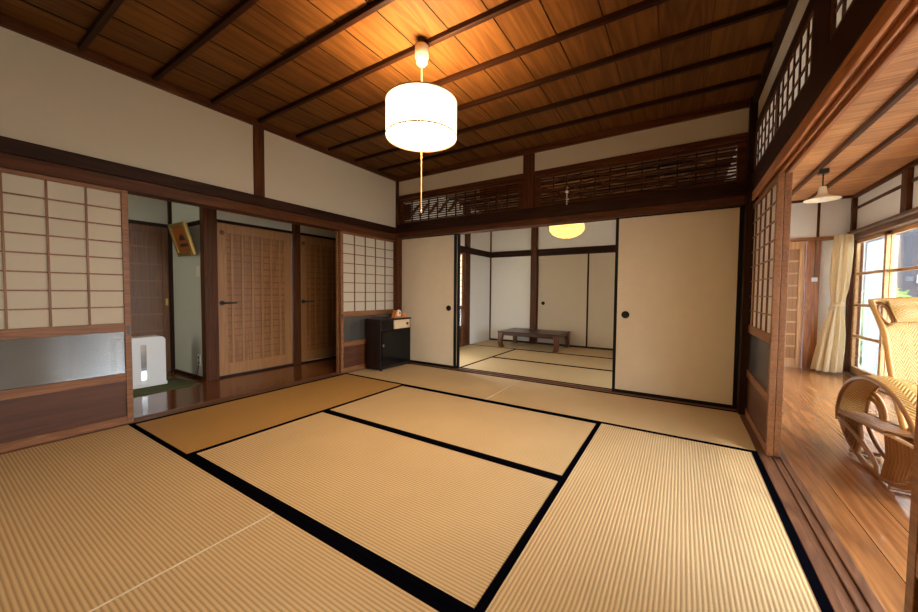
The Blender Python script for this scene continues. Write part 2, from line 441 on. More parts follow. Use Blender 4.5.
# ------------------------------------------------------------------ tatami mats
def mat(name_label, x0, x1, y0, y1, axis, mtl, borders=(1, 1), seam=0, group='tatami mats of the front room'):
    cx, cy = (x0 + x1) / 2, (y0 + y1) / 2
    g = .0012; hx, hy = (x1 - x0) / 2 - g, (y1 - y0) / 2 - g; w = .032
    m = MB().box(-hx, hx, -hy, hy, -.053, -.001)
    o = m.build('tatami_mat', mtl, loc=(cx, cy, 0), bevel=.003)
    tag(o, name_label, 'tatami mat', group)
    for s, on in zip((-1, 1), borders):
        if not on: continue
        b = MB()
        if axis == 'X': b.box(-hx, hx, s * hy - (w if s > 0 else 0), s * hy + (w if s < 0 else 0), -.004, .0006)
        else: b.box(s * hx - (w if s > 0 else 0), s * hx + (w if s < 0 else 0), -hy, hy, -.004, .0006)
        b.build('cloth_border', HERI, o)
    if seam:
        MB().box(seam * hx - .004, seam * hx + .0005, -hy + w, hy - w, -.004, .0004).build('seam_highlight', SEAM, o)
SEAM = plain('painted_seam_highlight', (.80, .68, .48), .7, .2, noise=.05)  # pale strip paints the highlight line where mat ends meet
X1, XS, X2, XE = .925, 1.875, 2.855, 3.802; Y1, Y2, Y3 = -.907, -1.878, -2.827
mat('tatami mat along the rear wall, left of the painted seam highlight and under the black cabinet', -.012, XS, Y1, .012, 'X', T_X, seam=1)
mat('tatami mat along the rear wall in front of the right white sliding door', XS, XE, Y1, .012, 'X', T_X)
mat('tatami mat lying along the hall threshold, its darker sheen painted in', -.012, X1, Y3, Y1, 'Y', T_O)
mat('tatami mat in the middle of the room, the one nearer the rear wall', X1, X2, Y2, Y1, 'X', T_X)
mat('tatami mat in the middle of the room, the one nearer the camera', X1, X2, Y3, Y2, 'X', T_X)
mat('ribbed tatami mat along the veranda threshold on the right', X2, XE, Y3, Y1, 'Y', T_Y)
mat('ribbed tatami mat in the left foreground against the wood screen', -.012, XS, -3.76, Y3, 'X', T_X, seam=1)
mat('ribbed tatami mat in the foreground right of the painted seam highlight', XS, XE, -3.76, Y3, 'X', T_X)
g2 = 'tatami mats of the rear room'
mat('rear room tatami mat running along its left wall', -.012, .965, .142, 2.0, 'Y', T_FY, group=g2)
mat('rear room tatami mat just behind the sliding door track', .965, 2.87, .142, 1.08, 'X', T_F, group=g2)
mat('rear room tatami mat in front of the low table', .965, 2.87, 1.08, 2.0, 'X', T_F, group=g2)
mat('rear room tatami mat along its right side behind the right sliding door', 2.87, XE, .142, 2.0, 'Y', T_FY, group=g2)
mat('rear room tatami mat under the low table', -.012, 1.9, 2.0, 2.85, 'X', T_F, group=g2)
mat('rear room tatami mat along its rear wall right of the low table', 1.9, XE, 2.0, 2.85, 'X', T_F, group=g2)

# ------------------------------------------------------------------ shoji panels (local: width along x, face toward -y, base z=0)
def make_shoji(label, w=.95, cols=5, group='paper shoji screens'):
    r = thing('shoji_screen', label, 'shoji screen', group=group)
    t = .016; h = 1.70; st = .036
    m = MB()
    m.box(-w / 2, -w / 2 + st, -t, t, 0, h); m.box(w / 2 - st, w / 2, -t, t, 0, h)
    for z0, z1 in ((0, .055), (.315, .372), (.675, .738), (h - .035, h)): m.box(-w / 2 + st, w / 2 - st, -t + .001, t - .001, z0, z1)
    m.build('frame', SHW['X'], r, bevel=.002)
    m = MB(); a = w / 2 - st; zb, zt = .738, h - .035
    for k in range(1, cols):
        x = -a + 2 * a * k / cols; m.box(x - .005, x + .005, -t + .003, -.003, zb, zt)
    for k in range(1, 8):
        z = zb + (zt - zb) * k / 8; m.box(-a, a, -t + .004, -.003, z - .0045, z + .0045)
    m.build('lattice', SHW['Z'], r)
    MB().box(-a, a, -.003, .001, zb - .005, zt + .005).build('paper', SHOJI, r)
    MB().box(-a, a, -.004, .0, .37, .677).build('glass_pane', PANE, r)
    MB().box(-a, a, -.006, .004, .05, .32).build('lower_board', SHB['X'], r)
    MB().box(w / 2 - .026, w / 2 - .010, -t - .0015, -t + .002, .655, .715).build('finger_pull', BLACK, r)
    return r
sh = make_shoji('paper screen with ribbed glass band left of the hall opening')
# left wall: local +x -> world +y... face toward +x : rotate so that -y faces +x  (rot +90deg)
sh.location = (-.045, -3.295, .002); sh.rotation_euler = (0, 0, PI / 2)
def put_shoji(label, x, y, rz, flip=False):
    c = copy_tree(sh); c['label'] = label; c.location = (x, y, .002); c.rotation_euler = (0, 0, rz)
    return c
c = put_shoji('paper screen in the rear left corner behind the black cabinet', -.045, -.462, PI / 2)
# that one has its finger pull on the hall side
for ch in c.children:
    if ch.name.startswith('finger_pull'): ch.location.x = -.914
put_shoji('second paper screen stacked behind the corner screen by the hall', -.096, -.47, PI / 2)
put_shoji('dim paper screen seen through the rear doorway on its left wall', -.03, 1.325, PI / 2)
put_shoji('paper screen in the right opening, room side of the stacked pair', 3.853, -.447, -PI / 2)
put_shoji('paper screen in the right opening, veranda side of the stacked pair', 3.890, -.43, -PI / 2)
put_shoji('edge of a wooden screen at the lower right picture corner', 3.876, -2.890, -PI / 2)

# ------------------------------------------------------------------ fusuma
def make_fusuma(label, pull_side, w, group='white sliding doors between the tatami rooms'):
    r = thing('fusuma_door', label, 'sliding door', group=group); h = 1.728; t = .014
    MB().box(-w / 2 + .02, w / 2 - .02, -t + .004, t - .004, .03, h - .015).build('paper_panel', FUSUMA, r)
    m = MB()
    for s in (-1, 1): m.box(s * w / 2, s * (w / 2 - .028), -t, t, 0, h)
    m.box(-w / 2 + .028, w / 2 - .028, -t, t, 0, .034); m.box(-w / 2 + .028, w / 2 - .028, -t, t, h - .018, h)
    m.build('black_frame', LACQ, r, bevel=.002)
    p = MB(); x = pull_side * (w / 2 - .105)
    pr_ = [(0, 0), (.026, .0), (.030, -.004), (.034, -.006), (.036, -.002), (.036, .008)]
    vs = MB().lathe([(q, z) for q, z in pr_], 24)
    vs.v = [(a, c_, b) for a, b, c_ in vs.v]
    p.add([(a + x, b - t + .002, c_ + .775) for a, b, c_ in vs.v], vs.f)
    p.build('round_pull', LACQ, r, smooth=True)
    return r
fl = make_fusuma('white sliding door left of the rear doorway beside the black cabinet', 1, .93)
fl.location = (.476, .068, .002)
fr = make_fusuma('broad white sliding door right of the rear doorway', -1, .985); fr.location = (3.302, .068, .002)
f2 = copy_tree(fl); f2['label'] = 'sliding door stacked behind the left white sliding door'; f2.location = (.505, .106, .002); f2.rotation_euler = (0, 0, PI)
f3 = copy_tree(fr); f3['label'] = 'sliding door stacked behind the right white sliding door'; f3.location = (3.31, .106, .002); f3.rotation_euler = (0, 0, PI)

# ------------------------------------------------------------------ carved transoms
def transom(label, x0, x1, kind):
    r = thing('carved_transom', label, 'transom', ((x0 + x1) / 2, .03, 1.905), group='carved transoms over the white sliding doors')
    w = (x1 - x0) / 2; H = .34
    m = MB(); m.box(-w, w, -.02, .02, 0, .03); m.box(-w, w, -.02, .02, H - .03, H); m.box(-w, -w + .06, -.02, .02, .03, H - .03); m.box(w - .06, w, -.02, .02, .03, H - .03)
    m.build('frame', RED['X'], r, bevel=.002)
    m = MB(); a, b = -w + .06, w - .06
    n = 10
    for k in range(n):
        z = .03 + (H - .06) * (k + .5) / n; m.box(a, b, -.006, .006, z - .006, z + .006)
    nv = round((b - a) / .145)
    for k in range(1, nv):
        x = a + (b - a) * k / nv; m.box(x - .006, x + .006, -.008, .008, .03, H - .03)
    m.build('lattice', BEAM['X'], r)
    m = MB()
    if kind == 0:
        m.box(a, a + .12, -.004, .004, .06, H - .06)
        x = a + .12
        for k in range(5):                                  # stepped lightning-shaped planks
            m.prism([(x, .10), (x + .05, .12), (x + .09, .17), (x + .15, .22), (x + .15, .25), (x + .07, .20), (x + .04, .15), (x, .13)], 'Y', -.016, .004)
            x += .155
        for k in range(4):                                  # little gate-like carved figures
            x = -w + 1.02 + k * .17
            m.box(x, x + .012, -.016, .004, .05, .05 + .15 + .02 * (k % 2)); m.box(x - .045, x + .012, -.016, .004, .16, .175); m.box(x - .05, x - .038, -.016, .004, .10, .22)
        m.box(b - .5, b, -.003, .003, .2, H - .03)
    else:
        for j in range(4):                                  # long wavy branches
            z = .07 + .065 * j; path = []
            for k in range(37):
                u = k / 36; path.append((a + (b - a) * u, -.008, z + .018 * math.sin(u * 13 + j * 1.7) + .008 * math.sin(u * 31 + j)))
            m.tube(path, .011, 6)
        rnd = random.Random(7)
        for k in range(46):                                 # sprigs of leaves along the branches
            x = a + rnd.random() * (b - a); z = .06 + rnd.random() * (H - .13); q = rnd.random() * 6
            for d in (-.7, 0, .7):
                dx, dz = .034 * math.cos(q + d), .024 * math.sin(q + d)
                m.prism([(x, z), (x + dx * .5 - dz * .3, z + dz * .5 + dx * .3), (x + dx, z + dz), (x + dx * .5 + dz * .3, z + dz * .5 - dx * .3)], 'Y', -.017, -.004)
    m.build('carving', RED['X'], r)
    return r
transom('carved transom left of the short post, zigzag carving over fine lattice', .045, 1.855, 0)
transom('long carved transom right of the short post with wavy branches', 1.99, 3.79, 1)

# ------------------------------------------------------------------ rear tatami room
struct('wall_back.001', 'plaster of the rear room around the closet doors', 'wall', PLASTER_W, (-.05, .92, 2.85, 2.91, -.1, 2.6), (.92, 3.9, 2.85, 2.91, 1.80, 2.6), (.92, 3.9, 2.90, 2.93, -.1, 1.8))
struct('wall_left.001', 'plaster at the left side of the rear room', 'wall', PLASTER_W, (-.06, 0, 1.98, 2.9, -.1, 2.6), (-.06, 0, .1, 2.0, 1.80, 2.6))
trim('dark beam across the rear room back wall', BEAM['X'], (-.02, 3.86, 2.825, 2.86, 1.70, 1.815))
trim('dark beam along the rear room left wall', BEAM['Y'], (-.05, .022, .12, 2.85, 1.70, 1.815))
trim('square post in the middle of the rear room back wall', RED['Z'], (.895, 1.015, 2.79, 2.86, -.05, 2.56), cat='post')
trim('thin corner post of the rear room', RED['Z'], (-.05, .02, 2.825, 2.87, -.05, 2.56), cat='post')
trim('post beside the dim paper screen of the rear room', RED['Z'], (-.06, .02, 1.81, 1.99, -.05, 2.56), cat='post')
trim('dark skirting strip under the rear room plaster', BEAM['X'], (0.02, .895, 2.835, 2.86, -.05, .03), cat='skirting')
trim('track under the closet doors of the rear room', BEAM['X'], (1.015, 3.82, 2.82, 2.90, -.05, .012), cat='threshold')
trim('track under the dim paper screen of the rear room', TRACK['Y'], (-.07, -.012, .14, 1.81, -.05, .0), cat='threshold')
def closet(label, x0, x1, pull):
    r = thing('closet_door', label, 'sliding door', ((x0 + x1) / 2, 2.865, .012), group='closet doors of the rear room'); w = (x1 - x0) / 2
    MB().box(-w + .012, w - .012, -.008, .008, .012, 1.68).build('paper_panel', FUSUMA_B, r)
    m = MB(); m.box(-w, -w + .014, -.012, .012, 0, 1.69); m.box(w - .014, w, -.012, .012, 0, 1.69); m.box(-w, w, -.012, .012, 0, .016); m.box(-w, w, -.012, .012, 1.676, 1.69)
    m.build('dark_frame', BEAM['Z'], r)
    if pull:
        p = MB().lathe([(0, .0), (.03, .0), (.034, -.004), (.036, .006)], 20); p.v = [(a - w + .115, b - .0095, c_ + .775) for a, c_, b in p.v]
        p.build('round_pull', LACQ, r, smooth=True)
closet('closet door with round pull beside the rear room post', 1.018, 1.95, True)
closet('closet door right of the thin upright in the rear room', 1.952, 2.88, False)
closet('closet door hidden mostly behind the right sliding door', 2.882, 3.80, False)
# rear room right side: unseen bay added for daylight, narrowed by two screens
struct('wall_right.002', 'plaster above the side opening of the rear room', 'wall', PLASTER_W, (3.83, 3.9, .14, 2.9, 1.73, 2.6))
put_shoji('paper screen on the right side of the rear room', 3.868, 2.36, -PI / 2)
put_shoji('unseen paper screen added to narrow the daylight bay of the rear room', 3.905, 1.46, -PI / 2)  # out of view, added to shut out part of the daylight
# battens of the rear room ceiling
for k, yy in enumerate((.5, .88, 1.26, 1.64, 2.02, 2.4)):
    trim('ceiling batten of the rear room, %s from the doorway' % 'first second third fourth fifth sixth'.split()[k], BEAM['X'], (.02, 3.83, yy - .018, yy + .018, 2.525, 2.562), cat='ceiling batten')

# low table
tb = thing('low_table', 'low dark lacquered table with curved legs in the rear room', 'table', (1.13, 2.40, 0))
MB().box(-.555, .555, -.37, .37, .262, .292).build('table_top', TABLEW, tb, bevel=.006)
m = MB()
for s in (-1, 1):
    m.box(-.50, .50, s * .335, s * .315, .215, .262); m.box(s * .52, s * .50, -.32, .32, .215, .262)
m.build('apron', TABLEW, tb, bevel=.003)
for sx in (-1, 1):
    for sy in (-1, 1):
        m = MB(); prof = [(0, .262, .085), (0, .20, .085), (.008, .13, .072), (.008, .07, .066), (-.004, .03, .078), (-.010, .0, .082)]
        n = len(prof); vs = []; fs = []
        for (o_, z, w_) in prof:
            cx, cy = sx * (.505 + o_), sy * (.325 + o_)
            h = w_ / 2
            vs += [(cx - h, cy - h, z), (cx + h, cy - h, z), (cx + h, cy + h, z), (cx - h, cy + h, z)]
        for j in range(n - 1):
            for q in range(4): fs.append((j * 4 + q, j * 4 + (q + 1) % 4, (j + 1) * 4 + (q + 1) % 4, (j + 1) * 4 + q))
        fs += [(0, 1, 2, 3), tuple((n - 1) * 4 + q for q in range(4))]
        m.add(vs, fs); m.build('leg', TABLEL, tb, bevel=.006)

# paper lantern
la = thing('paper_lantern', 'glowing oval paper lantern hanging in the rear room', 'lamp', (1.93, 1.5, 1.93))
pf = []
for k in range(25):
    a = -PI / 2 + .12 + (PI - .24) * k / 24; pf.append((.247 * math.cos(a) + (.004 if k % 2 else 0), .145 * math.sin(a)))
MB().lathe(pf, 40).build('paper_shade', LANT, la, smooth=True)
m = MB()
for k in range(2, 23, 3):
    rr, z = pf[k]; m.tube([((rr + .002) * math.cos(2 * PI * i / 40), (rr + .002) * math.sin(2 * PI * i / 40), z) for i in range(40)], .0022, 5, closed=True)
m.build('bamboo_ribs', RATTAN_Y, la)
MB().tube([(0, 0, .12), (0, 0, .60)], .005, 8).build('cord', CREAM, la)
MB().lathe([(.004, .36), (.022, .36), (.026, .40), (.02, .43), (.006, .44)], 16).build('cord_grip', WHITE, la, smooth=True)
hg = thing('hanging_charm', 'tiny white bead charm hanging in front of the right carved transom', 'charm', (2.352, -.045, 2.035))
MB().tube([(0, .0, 0), (0, .0, .035), (0, .068, .04)], .0022, 6).build('thread', CREAM, hg)
MB().lathe([(.0, -.034), (.012, -.03), (.017, -.016), (.013, -.004), (.0, 0)], 14).build('bead', WHITE, hg, smooth=True)
for k in range(5): MB().lathe([(.0, -.012), (.0075, -.008), (.0075, .004), (.0, .008)], 10, c=(0, 0, -.048 - k * .022)).build('small_bead', WHITE, hg, smooth=True)

# ------------------------------------------------------------------ side hall
struct('wall_hall', 'grey plaster above the hall doors', 'wall', PLASTER_H, (-1.04, -.98, -1.97, .7, 1.76, 2.3), (-1.04, -.985, -.06, .7, -.1, 1.76))
struct('wall_hall.001', 'pale plaster side wall of the hall recess', 'wall', PLASTER_H, (-1.86, -1.03, -1.97, -1.91, -.1, 2.3))
struct('wall_hall.002', 'grey plaster around the recess door', 'wall', PLASTER_H, (-1.86, -1.80, -4.6, -1.91, 1.74, 2.3), (-1.86, -1.80, -4.6, -2.85, -.1, 1.74))
struct('wall_hall.003', 'end wall of the side hall behind the corner screen', 'wall', PLASTER_H, (-1.1, -.02, .12, .18, -.1, 2.3))
struct('wall_hall.004', 'end wall of the side hall near the camera', 'wall', PLASTER_H, (-1.9, -.02, -4.6, -4.55, -.1, .4), (-1.9, -.02, -4.6, -4.55, 1.9, 2.3), (-1.9, -1.7, -4.6, -4.55, .4, 1.9), (-1.1, -.02, -4.6, -4.55, .4, 1.9))
struct('wall_hall.005', 'wall behind the recess door of the hall', 'wall', PLASTER_H, (-1.95, -1.86, -4.6, -1.9, -.1, 2.3))
m = MB()
for a_, b_ in ((-1.70, -1.64), (-1.16, -1.10)): m.box(a_, b_, -4.595, -4.555, .4, 1.9)
m.box(-1.7, -1.1, -4.595, -4.555, .4, .46); m.box(-1.7, -1.1, -4.595, -4.555, 1.84, 1.9)
hw = tag(m.build('window_20', SHW['X']), 'unseen glazed window added at the near end to light the side hall', 'window', kind='structure')  # unseen window, added to bring daylight into the hall
MB().box(-1.66, -1.14, -4.578, -4.574, .44, 1.86).build('glass', thin_glass('hall_glass', (.62, .60, .52), .05, .02), hw)
struct('wall_left.002', 'plaster of the left wall on the hall side', 'wall', PLASTER_H, (-.06, -.03, -4.6, -3.8, -.1, 2.6))
trim('dark square post left of the lever door in the hall', RED['Z'], (-1.04, -.945, -1.975, -1.845, -.05, 2.3), cat='post')
trim('dark post between the two lever doors of the hall', RED['Z'], (-1.04, -.955, -.945, -.84, -.05, 2.3), cat='post')
trim('black head rail over the lever doors', BEAM['Y'], (-1.03, -.962, -1.845, -.06, 1.735, 1.765), cat='rail')
trim('dark sill under the lever doors', BEAM['Y'], (-1.03, -.965, -1.845, -.06, -.02, .018), cat='sill')
trim('dark head rail over the recess door', BEAM['Y'], (-1.83, -1.785, -2.85, -1.97, 1.715, 1.755), cat='rail')
trim('thin dark corner post of the hall recess', BEAM['Z'], (-1.82, -1.765, -2.0, -1.965, -.05, 2.3), cat='post')
trim('dark rail on the recess side wall behind the picture', BEAM['X'], (-1.77, -1.04, -1.985, -1.965, 1.69, 1.735), cat='rail')
trim('dark skirting along the recess side wall', BEAM['X'], (-1.77, -1.04, -1.985, -1.965, -.02, .035), cat='skirting')

def hall_door(i, label, y0, y1, m_):
    x = -.985; z0, z1 = .02, 1.735
    m = MB(); s = .105
    m.box(x - .03, x, y0, y0 + s, z0, z1); m.box(x - .03, x, y1 - s, y1, z0, z1)
    m.box(x - .03, x, y0 + s, y1 - s, z0, z0 + .13); m.box(x - .03, x, y0 + s, y1 - s, z1 - .105, z1)
    o = m.build('door_%d' % i, m_['Z'], bevel=.003); tag(o, label, 'door', kind='structure')
    MB().box(x - .022, x - .012, y0 + s, y1 - s, z0 + .12, z1 - .1).build('panel', DOORW['Z'], o)
    m = MB()
    for k in range(6):
        y = y0 + s + (y1 - y0 - 2 * s) * (k + .5) / 6; m.box(x - .014, x - .003, y - .012, y + .012, z0 + .13, z1 - .105)
    m.build('upright_battens', m_['Z'], o)
    m = MB()
    for k in range(1, 19):
        z = z0 + .13 + (z1 - z0 - .235) * k / 19; m.box(x - .014, x - .005, y0 + s, y1 - s, z - .007, z + .007)
    m.build('cross_battens', DOORM['Y'], o)
    h = MB(); yc = y0 + .05
    h.tube([(x, yc, .84), (x + .05, yc, .84)], .011, 10); h.tube([(x + .045, yc - .005, .84), (x + .05, yc + .04, .84), (x + .045, yc + .135, .842)], [.012, .011, .008], 10)
    l = MB().lathe([(.0, .008), (.026, .008), (.028, 0)], 20); h.add([(x + c_, a + yc, b + .84) for a, b, c_ in l.v], l.f)
    h.build('lever_handle', BLACK, o, smooth=True)
    l = MB().lathe([(.0, .006), (.022, .006), (.026, 0)], 20); q = MB(); q.add([(x + c_, a + yc + .012, b + 1.63) for a, b, c_ in l.v], l.f)
    q.build('round_vent', DOORD['Z'], o, smooth=True)
hall_door(1, 'light wooden hall door with batten panel and black lever, left one', -1.84, -.95, DOORF)
hall_door(2, 'darker wooden hall door half hidden by the corner screen', -.838, -.06, DOORF)
# recess door
m = MB(); x = -1.805
m.box(x - .03, x, -2.82, -2.75, .01, 1.72); m.box(x - .03, x, -2.06, -1.99, .01, 1.72); m.box(x - .03, x, -2.75, -2.06, .01, .12); m.box(x - .03, x, -2.75, -2.06, 1.64, 1.72)
o = tag(m.build('door_3', DOORD['Z'], bevel=.002), 'dark wooden sliding door at the back of the hall recess', 'door', kind='structure')
MB().box(x - .02, x - .01, -2.75, -2.06, .11, 1.65).build('panel', DOORD['Z'], o)
m = MB()
for k in range(1, 8): m.box(x - .012, x - .003, -2.75, -2.06, .115 + k * .194 - .008, .115 + k * .194 + .008)
m.build('cross_battens', DOORM['Y'], o)
MB().box(x - .004, x + .002, -2.036, -2.012, .80, .88).build('flush_pull', BRASS, o)

# framed picture leaning forward
pc = thing('framed_picture', 'small gilt framed orange picture tilted forward on the recess wall', 'picture', (-1.27, -1.99, 1.365))
pc.rotation_euler = (math.radians(-20), 0, 0)
# local: picture faces -y, base at z=0; rotation tips the top forward (toward -y)
pc.rotation_euler = (math.radians(15), 0, 0)
m = MB(); W_, H_ = .205, .36
for s in (-1, 1): m.box(s * W_, s * (W_ - .045), -.035, 0, 0, H_)
m.box(-W_ + .045, W_ - .045, -.035, 0, 0, .045); m.box(-W_ + .045, W_ - .045, -.035, 0, H_ - .045, H_)
m.build('frame', GILT, pc, bevel=.008)
MB().box(-W_ + .04, W_ - .04, -.014, -.008, .04, H_ - .04).build('canvas', PICT_O, pc)
m = MB(); m.prism([(-.08, .17), (-.03, .24), (.0, .22), (.03, .245), (.09, .17)], 'Y', -.0155, -.0145); m.box(-.10, .10, -.0155, -.0145, .10, .135)
m.build('dark_motif', BLACK, pc)

# white appliance on green mat
hm = tag(MB().box(-.36, .30, -.30, .28, .0, .008).build('floor_mat', GREENM, loc=(-1.16, -2.36, -.001), bevel=.003), 'small green woven mat under the white appliance', 'mat')
hm.rotation_euler = (0, 0, math.radians(4))
ap = thing('air_purifier', 'white box shaped appliance with a slim dark window on the green mat', 'appliance', (-1.22, -2.44, .008))
def rrect(w0, w1, h0, h1, r, n=6):
    P = []
    for cx, cy, a0 in ((w1 - r, h1 - r, 0), (w0 + r, h1 - r, PI / 2)):
        P += [(cx + r * math.cos(a0 + PI / 2 * k / n), cy + r * math.sin(a0 + PI / 2 * k / n)) for k in range(n + 1)]
    return P + [(w0, h0), (w1, h0)]
MB().prism(rrect(-.20, .18, .03, .50, .045), 'X', -.10, .08).build('body', WHITE, ap, bevel=.006)
MB().box(-.105, .095, -.205, .185, 0, .034).build('base', WHITE, ap, bevel=.006)
MB().prism(rrect(-.022, .022, .07, .425, .012), 'X', .079, .083).build('slim_window', thin_glass('appliance_window', (.5, .55, .6), .35, .06, milky=.6, milk_col=(.45, .5, .55)), ap)
MB().tube([(-1.24, -2.24, .01), (-1.3, -2.15, .012), (-1.4, -2.06, .014), (-1.2, -2.02, .02), (-1.1, -2.0, .06), (-1.1, -1.985, .16)], .004, 6).build('power_cord', BLACK)
tag(bpy.data.objects['power_cord'], 'thin power cord along the recess wall behind the white appliance', 'cord')
wo = tag(MB().box(-1.155, -1.085, -1.977, -1.968, .15, .27).build('wall_outlet', WHITE, bevel=.002), 'small pale outlet low on the recess wall', 'outlet')
for z in (.18, .24): MB().box(-1.135, -1.105, -1.9785, -1.976, z - .012, z + .012).build('socket', BLACK, wo)
tag(MB().box(-1.13, -1.06, -1.979, -1.968, 1.13, 1.24).build('light_switch', CREAM, bevel=.002), 'small switch plate on the recess wall below the picture', 'switch')

# ------------------------------------------------------------------ black cabinet + ornament
cb = thing('low_cabinet', 'small black cabinet in the rear left corner', 'cabinet', (.14, -.30, 0))
m = MB()
m.box(-.128, .118, -.285, -.267, .012, .62); m.box(-.128, .118, .267, .285, .012, .62); m.box(-.128, -.118, -.267, .267, .012, .62); m.box(-.118, .118, -.267, .267, .012, .05)
m.box(-.118, .118, -.267, .267, .49, .502); m.box(-.118, .118, -.06, -.046, .502, .62)
m.build('carcass', CABW, cb, bevel=.002)
MB().box(-.13, .13, -.288, .288, .62, .638).build('top', CABW, cb, bevel=.003)
for sx in (-1, 1):
    for sy in (-1, 1): MB().box(sx * .10, sx * .125, sy * .25, sy * .28, 0, .012).build('foot', BLACK, cb)
d = MB().box(.119, .128, -.265, .265, .052, .486).build('glass_door', CABB, cb, bevel=.001)
MB().box(.128, .142, -.252, -.238, .30, .33).build('knob', METAL, d, bevel=.003)
MB().box(.10, .112, -.265, -.06, .504, .618).build('shelf_front', CABB, cb)
d = MB().box(.112, .131, -.045, .258, .505, .617).build('drawer', plain('drawer_paper', (.62, .45, .28), .6, .3, noise=.15, nscale=20), cb, bevel=.002)
k_ = MB().lathe([(.0, .014), (.016, .012), (.018, 0)], 16); q = MB(); q.add([(.131 + c_, a + .20, b + .562) for a, b, c_ in k_.v], k_.f); q.build('knob', BLACK, d, smooth=True)
orn = thing('ornament', 'little orange and white ornament on top of the black cabinet', 'ornament', (.19, -.15, .638))
MB().box(-.045, .045, -.10, .10, 0, .014).build('base', ORANGE, orn, bevel=.004)
b = MB().lathe([(.0, .0), (.03, .004), (.045, .03), (.048, .055), (.03, .085), (.0, .095)], 20); b.v = [(a * .6, y * 1.05 - .03, z + .012) for a, y, z in b.v]
b.build('shell', plain('ornament_white', (.80, .68, .52), .4, noise=.2, nscale=60), orn, smooth=True)
b = MB().lathe([(.0, .0), (.028, .003), (.036, .025), (.026, .055), (.0, .062)], 20); b.v = [(a * .7 + .01, y + .062, z + .012) for a, y, z in b.v]
b.build('small_shell', ORANGE, orn, smooth=True)
b = MB().lathe([(.0, .004), (.017, .003), (.02, 0)], 16); q = MB(); q.add([(.028 + c_ * .8, a - .035, z + .062) for a, z, c_ in b.v], b.f); q.build('violet_mark', plain('violet_mark', (.25, .18, .35), .5), orn)
MB().prism([(-.125, 0), (-.09, 0), (-.06, .09), (-.085, .10)], 'X', -.04, .02).build('side_panel', ORANGE, orn, bevel=.003)

# ------------------------------------------------------------------ pendant lamp of the front room
lp = thing('pendant_lamp', 'lit drum shaped pendant lamp under the board ceiling', 'lamp', (1.955, -1.93, 2.556))
LZ = -2.56
MB().lathe([(.0, -.032), (.036, -.032), (.042, -.04), (.044, -.105), (.036, -.118), (.034, -.14), (.024, -.152), (.0, -.154)], 24).build('ceiling_rose', CREAM, lp, smooth=True)
MB().tube([(0, 0, -.15), (0, 0, -.45)], .006, 8).build('cord', CREAM, lp)
RS, ZT, ZB = .222, -.385, -.60
MB().lathe([(RS, ZB), (RS, ZT)], 64).build('paper_shade', LAMP, lp, smooth=True)
sh_ = [o for o in lp.children if o.name.startswith('paper_shade')][0]
m = MB()
for z in (ZB, ZT): m.tube([(RS * 1.004 * math.cos(2 * PI * i / 64), RS * 1.004 * math.sin(2 * PI * i / 64), z) for i in range(64)], .004, 6, closed=True)
m.build('shade_rings', plain('shade_ring_brown', (.16, .08, .03), .5), lp, smooth=True)
MB().lathe([(.006, ZB + .012), (RS - .004, ZB + .008)], 64).build('diffuser', LAMPB, lp, smooth=True)
m = MB()
for a in (0, PI / 3, 2 * PI / 3): m.tube([(RS * math.cos(a), RS * math.sin(a), ZT), (0, 0, ZT + .005), (-RS * math.cos(a), -RS * math.sin(a), ZT)], .003, 6)
m.build('spider', METAL, lp)
pcd = MB().tube([(0, 0, ZB + .012), (0, 0, -1.05)], .0028, 6).build('pull_cord', plain('cord_gold', (.7, .5, .2), .5), lp)
MB().lathe([(.002, -1.045), (.007, -1.055), (.007, -1.065), (.0, -1.072)], 12).build('cord_knob', CREAM, pcd, smooth=True)

# ------------------------------------------------------------------ veranda
struct('wall_far', 'white plaster end wall of the veranda', 'wall', PLASTER_W, (4.88, 5.3, 2.75, 2.82, -.1, 2.3), (3.84, 4.88, 2.75, 2.82, 1.74, 2.3), (3.84, 4.2, 2.78, 2.82, -.1, 1.74))
struct('wall_near', 'end wall of the veranda behind the camera', 'wall', PLASTER_W, (3.8, 5.3, -4.66, -4.6, -.1, 2.3))
struct('wall_right.003', 'plaster between main room and veranda behind the camera', 'wall', PLASTER, (3.8, 3.93, -4.62, -3.86, -.1, 2.6))
struct('wall_outer', 'white plaster above the veranda windows', 'wall', PLASTER_W, (5.205, 5.27, -4.66, 2.8, 1.78, 2.3))
trim('brown cornice at the end of the veranda ceiling', RED['X'], (3.93, 5.2, 2.715, 2.75, 2.215, 2.247), cat='cornice')
trim('brown cornice over the veranda windows', RED['Y'], (5.165, 5.205, -4.6, 2.75, 2.205, 2.247), cat='cornice')
trim('veranda ceiling batten nearer the tatami room', RED['Y'], (4.465, 4.50, -4.6, 2.75, 2.21, 2.247), cat='ceiling batten')
trim('veranda ceiling batten nearer the windows', RED['Y'], (4.735, 4.77, -4.6, 2.75, 2.21, 2.247), cat='ceiling batten')
trim('brown head beam over the veranda windows', TRACK['Y'], (5.14, 5.28, -4.6, 2.75, 1.675, 1.785))
trim('thin brown rail in the plaster above the veranda windows', RED['Y'], (5.19, 5.206, -4.6, 2.75, 2.06, 2.092), cat='rail')
trim('short post in the plaster above the veranda windows', RED['Z'], (5.165, 5.206, 1.44, 1.555, 1.785, 2.247), cat='post')
trim('corner post of the veranda beside the curtain', RED['Z'], (5.16, 5.28, 2.70, 2.76, -.05, 2.247), cat='post')
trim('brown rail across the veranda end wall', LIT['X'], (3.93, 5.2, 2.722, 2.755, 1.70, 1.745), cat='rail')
trim('thin upright on the veranda end wall', RED['Z'], (4.855, 4.88, 2.735, 2.752, 1.745, 2.247), cat='post')
trim('broad wooden post of the veranda end wall with the white switch', LIT['Z'], (4.765, 4.895, 2.70, 2.80, -.05, 1.70), cat='post')
